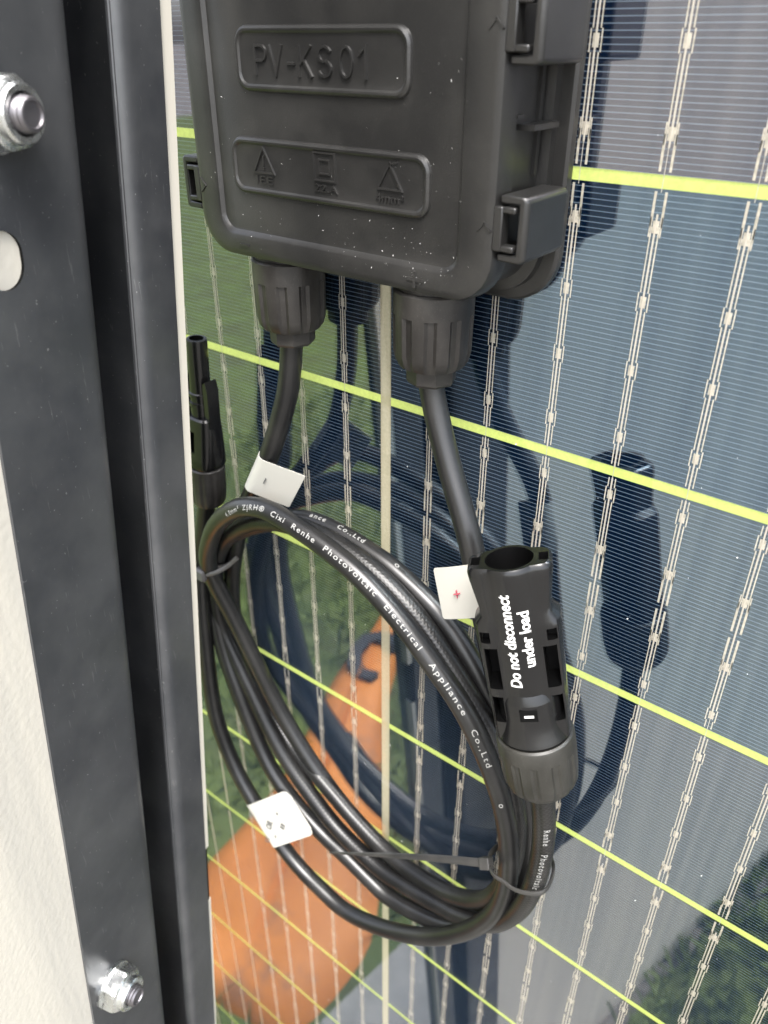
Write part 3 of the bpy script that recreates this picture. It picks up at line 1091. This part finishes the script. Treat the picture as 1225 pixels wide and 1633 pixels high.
# ------------------------------------------------------------------ right hand plug: socket housing with warning print
PT, PBT = Vector((-65.5, -97.13, 28)), Vector((-54.55, -140.84, 28))
plug = thing('cable_plug', 'glossy black plug housing reading Do not disconnect under load, with round socket mouth', 'cable connector', tuple(PBT))
U = (PT - PBT).normalized()
face = CAMP - (PT + PBT) / 2
face = (face - U * face.dot(U)).normalized()
hz = (Vector((0, 0, 1)) - U * U.z).normalized()
NF = (face * 0.8 + hz * 0.2).normalized()
WR = U.cross(NF)


def pl(x, y, z):
    return PBT + WR * x + U * y + NF * z


def plug_ring(y, wd, tk, rb, sc_=1.0, n=56):
    out = []
    for k in range(n):
        a = 2 * math.pi * k / n
        ca, sa = math.cos(a), math.sin(a)
        e = 5.0
        r_box = 1 / ((abs(ca) / (wd / 2)) ** e + (abs(sa) / (tk / 2)) ** e) ** (1 / e)
        r = max(r_box, rb) * sc_
        out.append(pl(r * ca, y, r * sa))
    return out


mb = MB()
mb.loft([plug_ring(0.3, 17.2, 10.5, 7.6), plug_ring(2, 17.4, 10.5, 7.0), plug_ring(10, 17.8, 10.4, 6.4), plug_ring(24, 18.6, 10.2, 6.4), plug_ring(29.6, 19.2, 10.0, 6.4),
         plug_ring(31.4, 18.9, 9.8, 6.4), plug_ring(33.0, 16.0, 9.4, 6.4), plug_ring(35, 15.8, 9.4, 6.4), plug_ring(42, 18.0, 9.6, 6.6), plug_ring(43.8, 18.4, 9.6, 6.6), plug_ring(44.7, 18.1, 9.3, 6.5, 0.99), plug_ring(45.1, 17.6, 9.0, 6.4, 0.965)])
body = mb.build('housing', 'plug_plastic', None, smooth=28)
cut = []


def cutter(r):
    mb = MB()
    mb.fbox(PBT, WR, U, NF, r)
    cut.append(mb.build('cutter', 'dark_hole', None, smooth=0))


mb = MB()
lathe(mb, pl(0, 46, 0), -U, [(0, 5.3), (24, 5.0)], 40)
cut.append(mb.build('cutter', 'dark_hole', None, smooth=0))
for sx_ in (-1, 1):
    def rng(a, b_, *q):
        return (min(a * sx_, b_ * sx_), max(a * sx_, b_ * sx_), *q)
    cutter(rng(6.3, 8.3, 41.5, 46, -1.6, 2.0))
    cutter(rng(5.0, 8.0, 14.6, 25.4, -2.0, 9))
    cutter(rng(5.4, 7.9, 5.4, 12.4, -2.0, 9))
    cutter(rng(6.2, 8.4, 26.8, 29.6, 2.2, 9))
carve(body, cut)
md = body.modifiers.new('edge', 'BEVEL'); md.width = 0.00022; md.segments = 2; md.limit_method = 'ANGLE'; md.angle_limit = math.radians(40)
par(body, plug)
# rounded bell over the lower part of the front
mb = MB()
lathe(mb, pl(0, 14.4, 0.2), -U, [(0, 5.6), (3.3, 7.15), (3.6, 7.2), (8.2, 7.25), (11.0, 7.8), (13.2, 8.5), (14.1, 8.75)], 48, cap0=True)
bell = mb.build('bell', 'plug_plastic', plug, smooth=24)
mb = MB()
mb.fbox(PBT, WR, U, NF, (-2.0, 2.0, 7.2, 10.2, 6.2, 7.50))
bm_ = mb.build('mark_field', 'dark_hole', bell, smooth=0)
mb = MB()
mb.fbox(PBT, WR, U, NF, (-1.0, 1.15, 8.3, 8.9, 7.2, 7.60))
mb.build('minus_sign', 'print_white', bell, smooth=0)
mb = MB()


def plug_text(mb, s, y0, y1, x0, height):
    vs, fs, w = glyphs(s, 0.024, 0.5, 1.0, 0.2)
    out = []
    for v in vs:
        a_ = (x0 - v.y * height) / 6.5
        yy = y0 + (y1 - y0) * v.x / w
        r = 6.43 + 0.22 * max(0, min(1, (yy - 33) / 9)) + (v.z + 0.5) * 0.05
        out.append(pl(r * math.sin(a_), y0 + (y1 - y0) * v.x / w, r * math.cos(a_)))
    mb.add(out, fs)


plug_text(mb, 'Do not disconnect', 15.8, 39.6, -0.6, 2.6)
plug_text(mb, 'under load', 21.0, 35.2, 3.1, 2.5)
mb.build('warning_lettering', 'print_white', body, smooth=0)
mb = MB()
lathe(mb, pl(0, 0.4, 0), -U, [(0, 8.3), (0.2, 8.75), (0.6, 8.75), (1.0, 8.4)], 48)
mb.build('seal_ring', 'dark_hole', plug)
mb = MB()
lathe(mb, pl(0, -0.7, 0), -U, [(0, 8.6), (0.4, 9.1), (1.0, 9.3), (4.4, 9.35), (4.5, 9.35), (10.5, 9.25), (13.4, 8.9), (15.2, 8.2), (16.6, 7.0), (17.3, 5.6), (17.4, 3.3)], 96, flute(12, 0.34, 0.045, 4.45, 15.6))
mb.build('cap_nut', 'plug_cap_plastic', plug, smooth=30)

# ------------------------------------------------------------------ left hand plug, half hidden by the pale edge trim
LT, LB = Vector((-179.4, -75.8, 14.5)), Vector((-183.6, -132.6, 14.5))
lp = thing('cable_plug', 'slim black plug standing upright beside the pale edge strip, pin mouth at its top', 'cable connector', tuple(LB))
AX = (LB - LT).normalized()
mb = MB()
lathe(mb, LT, AX, [(0, 2.5), (0.15, 2.95), (0.6, 3.05), (16.5, 3.15), (16.8, 3.6), (17.9, 3.6), (18.1, 3.2), (19.6, 3.2), (19.8, 3.75), (21.0, 3.75), (21.2, 3.3), (25, 3.4)], 36)
tip = mb.build('pin_tube', 'plug_plastic', None, smooth=30)
mb = MB()
lathe(mb, LT - AX, AX, [(0, 2.1), (14, 2.0)], 28)
carve(tip, [mb.build('cutter', 'dark_hole', None, smooth=0)])
par(tip, lp)
lx = Vector((1, 0, 0)); lx = (lx - AX * lx.dot(AX)).normalized(); lz = lx.cross(AX) if lx.cross(AX).z > 0 else AX.cross(lx)
for sx_ in (-1, 1):
    mb = MB()
    q = [(sx_ * 3.6, 13), (sx_ * 4.6, 12), (sx_ * 5.5, 15), (sx_ * 5.7, 27), (sx_ * 3.9, 27)]
    ring = lambda z: [LT + lx * x + AX * y + lz * z for x, y in q]
    mb.loft([ring(-2.2), ring(2.2)])
    mb.build('snap_arm', 'plug_plastic', lp)
mb = MB()
prof = []
for y, wd, tk in ((24.4, 9.6, 7.4), (25.0, 11.0, 8.4), (30, 11.6, 9.4), (38, 11.8, 10.6), (41, 11.6, 11.2), (41.6, 11.0, 10.8)):
    prof.append([LT + AX * y + lx * (wd / 2 * math.copysign(abs(math.cos(k / 36 * 2 * math.pi)) ** 0.7, math.cos(k / 36 * 2 * math.pi))) + lz * (tk / 2 * math.copysign(abs(math.sin(k / 36 * 2 * math.pi)) ** 0.7, math.sin(k / 36 * 2 * math.pi))) for k in range(36)])
mb.loft(prof)
lb = mb.build('housing', 'plug_plastic', None, smooth=30)
mb = MB(); mb.fbox(LT, lx, AX, lz, (-0.8, 1.0, 29, 36, 3.4, 8))
carve(lb, [mb.build('cutter', 'dark_hole', None, smooth=0)])
par(lb, lp)
mb = MB()
lathe(mb, LT + AX * 42.2, AX, [(0, 5.4), (0.4, 5.9), (9, 5.9), (12.6, 5.6), (14.2, 4.9), (15, 3.6), (15, 3.1)], 72, flute(10, 0.3, 0.05, 3, 14))
mb.build('cap_nut', 'gland_plastic', lp, smooth=28)

# ------------------------------------------------------------------ cable ties
tie = thing('cable_tie', 'thin black cable tie round the lower right of the coil, its long tail pointing left', 'cable tie', (-64, -208, 20), 'cable ties on the coil')
loop = catmull([(-64.6, -208.4, 23), (-61.4, -206.6, 26.2), (-58.0, -206.0, 26.6), (-54.4, -206.0, 26.8), (-50.4, -204.8, 26.2), (-47.4, -203.8, 24.6), (-46.8, -204.2, 20.6), (-49.2, -206.5, 13.0), (-54, -210, 8.4), (-61, -213, 6.8), (-66.4, -213, 11.0), (-67.0, -210.8, 18.0), (-65.2, -208.8, 22)], 8, 2)
mb = MB()
tube(mb, loop, 0.95, 10, flat=(0.5, (0, 0, 1)))
mb.build('strap', 'tie_nylon', tie, smooth=50)
TD = Vector((-0.83, -0.48, 0.16)).normalized()
TW = Vector((0.35, -0.75, 0.50)); TW = (TW - TD * TW.dot(TD)).normalized()
TN = TD.cross(TW)
HO = Vector((-65.7, -208.2, 23.4))
mb = MB()
mb.fbox(HO, TD, TW, TN, (-2.0, 1.5, -1.75, 1.75, -1.5, 1.5))
hd = mb.build('head', 'tie_nylon', tie, smooth=0)
md = hd.modifiers.new('edge', 'BEVEL'); md.width = 0.0004; md.segments = 2
mb = MB()
tp = catmull([HO + TD * 1.2, (-80.2, -215.9, 26.0), (-97.2, -225.9, 29.0), (-121.6, -243.6, 31.0)], 8, 2)
nn = len(tp)
tube(mb, tp, [1.25 - 0.95 * (i / (nn - 1)) ** 1.6 for i in range(nn)], 8, flat=(0.34, TN))
for i in range(26):
    p = HO + TD * (2.0 + i * 0.62)
    mb.fbox(p + TN * (0.38 if (TN.z > 0) else -0.38), TD, TW, TN, (-0.14, 0.14, -0.65, 0.65, -0.09, 0.09))
mb.build('tail', 'tie_nylon', tie, smooth=50)

tie2 = thing('cable_tie', 'pale grey cable tie pinching the left side of the coil beside the edge strip', 'cable tie', (-187, -161, 12), 'cable ties on the coil')
mb = MB()
tube(mb, catmull([(-187.6, -158.6, 19.2), (-190.5, -161.4, 19.6), (-195.6, -163, 18), (-197.8, -164, 12), (-196.5, -164, 6.0), (-190, -163, 3.4), (-184.8, -161, 6.4), (-183.0, -159.6, 12), (-184.2, -158.4, 17.2), (-187.0, -158.4, 19.2)], 7, 2), 1.1, 8, flat=(0.6, (0, 0, 1)))
mb.build('strap', 'grey_tie_nylon', tie2, smooth=50)
mb = MB()
mb.loft([rr(-188.8, -184.6, -162.2, -158.2, 0.8, 18.0), rr(-189.2, -184.2, -162.6, -157.8, 1.0, 20.2), rr(-188.6, -184.8, -162.0, -158.4, 0.8, 21.0)])
mb.build('head', 'grey_tie_nylon', tie2, smooth=30)
mb = MB()
tube(mb, catmull([(-185.0, -160.0, 19.6), (-180.5, -157.6, 18.0), (-177.0, -154.8, 15.5), (-173.4, -150.6, 14.0)], 7, 2), 0.75, 8, flat=(0.5, (0, 0, 1)))
mb.build('tail', 'grey_tie_nylon', tie2, smooth=50)

# ------------------------------------------------------------------ steel rail, pale trim and cream sheet wall, all in the rail's own frame
P0 = Vector((-155.93, 5.51, 29.05))
RD = Vector((0.0094, -0.9938, 0.1110)).normalized()
RN = Vector((math.cos(math.radians(-15)), 0, math.sin(math.radians(-15))))
RN = (RN - RD * RN.dot(RD)).normalized()
RW = RD.cross(RN)
if RW.z < 0:
    RW = -RW


def rf(w_, n_, s_):
    return P0 + RW * w_ + RN * n_ + RD * s_


def prism(mb, prof, s0, s1, step=60):
    k = max(1, int((s1 - s0) / step))
    mb.loft([[rf(w_, n_, s0 + (s1 - s0) * i / k) for w_, n_ in prof] for i in range(k + 1)])


def bend(pts, r, n=6):
    """round the corners of a polyline"""
    out = [Vector(pts[0])]
    for a, b_, c in zip(pts, pts[1:], pts[2:]):
        a, b_, c = Vector(a), Vector(b_), Vector(c)
        u, v = (a - b_).normalized(), (c - b_).normalized()
        for k in range(n + 1):
            f = k / n
            out.append((b_ + u * r * (1 - f)).lerp(b_ + v * r * f, f) * 1.0)
    out.append(Vector(pts[-1]))
    return out


S0, S1 = -150, 935
front = [Vector(q) for q in ((2.75, 0), (12.4, 0), (13.4, -0.06), (14.3, -0.25), (15.1, -0.6), (15.7, -1.1), (16.0, -1.7), (15.7, -2.5), (9.0, -4.0), (8.5, -4.6), (8.5, -22), (9.2, -22.6), (35.0, -22.6), (35.6, -22),
                             (35.6, -4.8), (35.0, -4.0), (29.6, -2.6), (29.0, -1.9), (29.2, -1.2), (29.9, -0.65), (30.9, -0.25), (32.2, -0.06), (33.6, 0), (58.7, 0))]
back = [Vector((p.x, p.y - 0.7)) for p in reversed(front)]
rail = thing('steel_rail', 'black coated steel rail with pressed groove and slotted hole, bolted upright to cream sheet', 'steel rail', tuple(rf(20, -2, 920)))
mb = MB()
prism(mb, [(p.x, p.y) for p in front + back], S0, S1)
rb = mb.build('channel', 'rail_coat', None, smooth=25)
mb = MB()
sl = []
for k in range(28):
    a = 2 * math.pi * k / 28
    sl.append((51.6 + 4.4 * math.cos(a), 46.6 + 0.8 * math.copysign(1, math.sin(a)) + 4.4 * math.sin(a)))
mb.loft([[rf(x, -6, y) for x, y in sl], [rf(x, 4, y) for x, y in sl]])
c1 = mb.build('cutter', 'dark_hole', None, smooth=0)
carve(rb, [c1])
par(rb, rail)


def nut(w_, s_, rot, lab):
    mb = MB()
    af = 5.55
    hexr = lambda r, z: [rf(w_ + r * math.cos(math.radians(60 * k + rot)), z, s_ + r * math.sin(math.radians(60 * k + rot))) for k in range(6)]
    circ = lambda r, z, n=36: [rf(w_ + r * math.cos(2 * math.pi * k / n), z, s_ + r * math.sin(2 * math.pi * k / n)) for k in range(n)]
    # hexagon with chamfered crown: 36-point rings, radius limited by the hexagon
    def ring(z, rlim):
        out = []
        for k in range(36):
            a = 2 * math.pi * k / 36
            q = (a - math.radians(rot)) % (math.pi / 3) - math.pi / 6
            r = min(af / math.cos(q), rlim)
            out.append(rf(w_ + r * math.cos(a), z, s_ + r * math.sin(a)))
        return out
    mb.loft([ring(0.3, 5.9), ring(0.7, 6.5), ring(4.4, 6.5), ring(5.1, 5.9), ring(5.5, 5.2), circ(4.9, 5.6), circ(4.8, 7.2), circ(4.4, 7.7), circ(3.5, 7.7), circ(3.3, 7.3), circ(3.05, 6.8), circ(3.02, 5.4)], True, False)
    o = mb.build('nut', 'zinc', rail, smooth=22)
    o['label'] = lab
    mb = MB()
    prof = [(3.0, 3.0)]
    z = 4.5
    rings = []
    while z < 9.0:
        rings += [circ(3.0, z), circ(2.68, z + 0.45)]
        z += 0.9
    rings += [circ(2.9, z), circ(2.5, z + 0.5), circ(2.1, z + 0.55), circ(1.9, z + 0.1)]
    mb.loft(rings)
    mb.build('bolt_end', 'bolt_steel', o, smooth=35)
    mb = MB()
    mb.loft([circ(6.6, 0.02, 40), circ(6.6, 0.9, 40)])
    mb.build('washer', 'zinc', o, smooth=25)


nut(50.2, 22.6, 12, 'larger looking zinc nut near the top of the rail')
nut(50.4, 251.2, 20, 'zinc nut near the foot of the visible rail')

trim = thing('edge_trim', 'thin cream edge strip beside the black rail, interrupted by a short notch', 'edge strip', tuple(rf(1, -4, 900)))


def trim_piece(s0, s1):
    mb = MB()
    rings = []
    k = max(1, int((s1 - s0) / 20))
    for i in range(k + 1):
        s_ = s0 + (s1 - s0) * i / k
        e = -2.1 + 2.9 * max(0, min(1, s_ / 345))
        rings.append([rf(a, b_, s_) for a, b_ in ((2.7, -0.5), (2.7, -5), (e + .3, -5), (e, -4.6), (e, -0.9), (e + .35, -0.55))])
    mb.loft(rings)
    mb.build('trim_strip', 'cream_trim', trim, smooth=25)


trim_piece(S0, 246.5)
trim_piece(272.5, S1)
mb = MB()
prism(mb, [(2.6, -0.8), (2.6, -5), (0.9, -5), (0.9, -0.8)], 246.6, 272.4)
mb.build('notch_back', 'dark_hole', trim, smooth=0)

wall = thing('cream_wall', 'cream textured sheet wall standing behind the black rail', 'wall', tuple(rf(300, -10, 935)))
mb = MB()
prism(mb, [(36.5, -0.75), (690, -0.75), (690, -30), (36.5, -30)], -150, 1010)
mb.build('sheet', 'cream_coat', wall, smooth=0)

# ------------------------------------------------------------------ ground and what lies on it (seen mirrored in the glass)
mb = MB()
mb.add([(-60000, -GROUND, -60000), (60000, -GROUND, -60000), (60000, -GROUND, 60000), (-60000, -GROUND, 60000)], [(0, 1, 2, 3)])
struct(mb.build('ground', 'paving', None, smooth=0))
mb = MB()
for pts_ in ([(-9000, -2500), (-335, -2500), (-335, 120), (-180, 330), (-160, 600), (-400, 9000), (-9000, 9000)], [(-75, 300), (60, 330), (240, 520), (230, 760), (20, 640), (-60, 420)]):
    mb.add([(x, -GROUND + 4, h) for x, h in pts_], [tuple(range(len(pts_)))])
struct(mb.build('lawn', 'turf', None, smooth=0))
mb = MB()
sl = [(-330, 150), (-205, 120), (-190, 330), (-305, 330)]
mb.loft([[(x, -GROUND - 1, h) for x, h in sl], [(x, -GROUND + 12, h) for x, h in sl], [(x * 0.99 - 2.5, -GROUND + 16, h * 0.99 + 2.5) for x, h in sl]])
struct(mb.build('concrete_slab', 'concrete', None, smooth=20))

sack = thing('orange_sack', 'flat orange woven sack with black print lying on the grass, mirrored in the panel', 'sack', (-550, -GROUND, 420))
out2 = [(-742, 845), (-705, 720), (-690, 602), (-645, 480), (-605, 380), (-590, 283), (-580, 190), (-545, 115), (-480, 90), (-400, 102), (-345, 125), (-333, 210), (-352, 285), (-440, 414), (-520, 515), (-588, 613), (-660, 770)]
cpt = Vector((sum(p[0] for p in out2) / len(out2), sum(p[1] for p in out2) / len(out2)))
smo = catmull([(x, h, 0) for x, h in out2] + [(out2[0][0], out2[0][1], 0)], 3, 0)[:-1]
mb = MB()
rs = random.Random(5)
bumps = [(rs.uniform(-720, -330), rs.uniform(100, 820), rs.uniform(22, 80), rs.uniform(-14, 16)) for _ in range(60)]


def sack_h(x, h, f):
    z = 34 * (1 - f ** 3.0)
    for bx_, bh, br, ba in bumps:
        z += ba * math.exp(-((x - bx_) ** 2 + (h - bh) ** 2) / br ** 2) * (1 - f ** 4)
    return max(z, 1.0)


rings = []
for f in (1.0, 0.985, 0.93, 0.85, 0.72, 0.58, 0.42, 0.26, 0.1):
    ring = []
    for p in smo:
        # shrink towards a spine point, keeps the long leaning outline
        sp = Vector((-440 - 285 * min(max((p.y - 130) / 700, 0), 1), p.y * 0.9 + 45))
        q = sp.lerp(Vector((p.x, p.y)), f)
        ring.append((q.x, -GROUND + sack_h(q.x, q.y, f) + (0 if f < 1 else -2), q.y))
    rings.append(ring)
mb.loft(rings)
mb.build('sack_body', 'orange_weave', sack, smooth=50)


def on_sack(pts, key, name):
    mb = MB()
    for a, b_ in zip(pts, pts[1:]):
        a, b_ = Vector(a), Vector(b_)
        t_ = (b_ - a).normalized(); n_ = Vector((-t_.y, t_.x)) * 11
        q = [a - n_ - t_ * 7, b_ - n_ + t_ * 7, b_ + n_ + t_ * 7, a + n_ - t_ * 7]
        lo = [(p.x, -GROUND + 20, p.y) for p in q]
        hi = [(p.x, -GROUND + sack_h(p.x, p.y, 0.3) + 9, p.y) for p in q]
        mb.loft([lo, hi])
    mb.build(name, key, sack, smooth=0)


on_sack([(-630, 668), (-655, 668), (-672, 650), (-672, 622), (-655, 596), (-630, 582), (-608, 584)], 'sack_print', 'printed_mark')
mb = MB()
rg = random.Random(11)
for _ in range(9000):
    x, h = rg.uniform(-1500, -180), rg.uniform(60, 1500)
    if rg.random() < 0.15:
        x, h = rg.uniform(-60, 230), rg.uniform(330, 700)
    ln, an, le = rg.uniform(18, 60), rg.uniform(0, 6.28), rg.uniform(4, 30)
    wd = rg.uniform(1.5, 3.2)
    ca, sa = math.cos(an), math.sin(an)
    inside = False
    for (xa_, ha_), (xb2, hb_) in zip(out2, out2[1:] + out2[:1]):
        if (ha_ > h) != (hb_ > h) and x < xa_ + (h - ha_) / (hb_ - ha_) * (xb2 - xa_):
            inside = not inside
    if inside or (-335 < x < -185 and 115 < h < 335):
        continue
    mb.add([(x - sa * wd, -GROUND, h + ca * wd), (x + sa * wd, -GROUND, h - ca * wd), (x + ca * le + sa * wd * .5, -GROUND + ln * .65, h + sa * le - ca * wd * .5), (x + ca * le * 1.8, -GROUND + ln, h + sa * le * 1.8)], [(0, 1, 2), (0, 2, 3)])
go = mb.build('grass', 'grass_blade', None, smooth=0, kind='stuff')
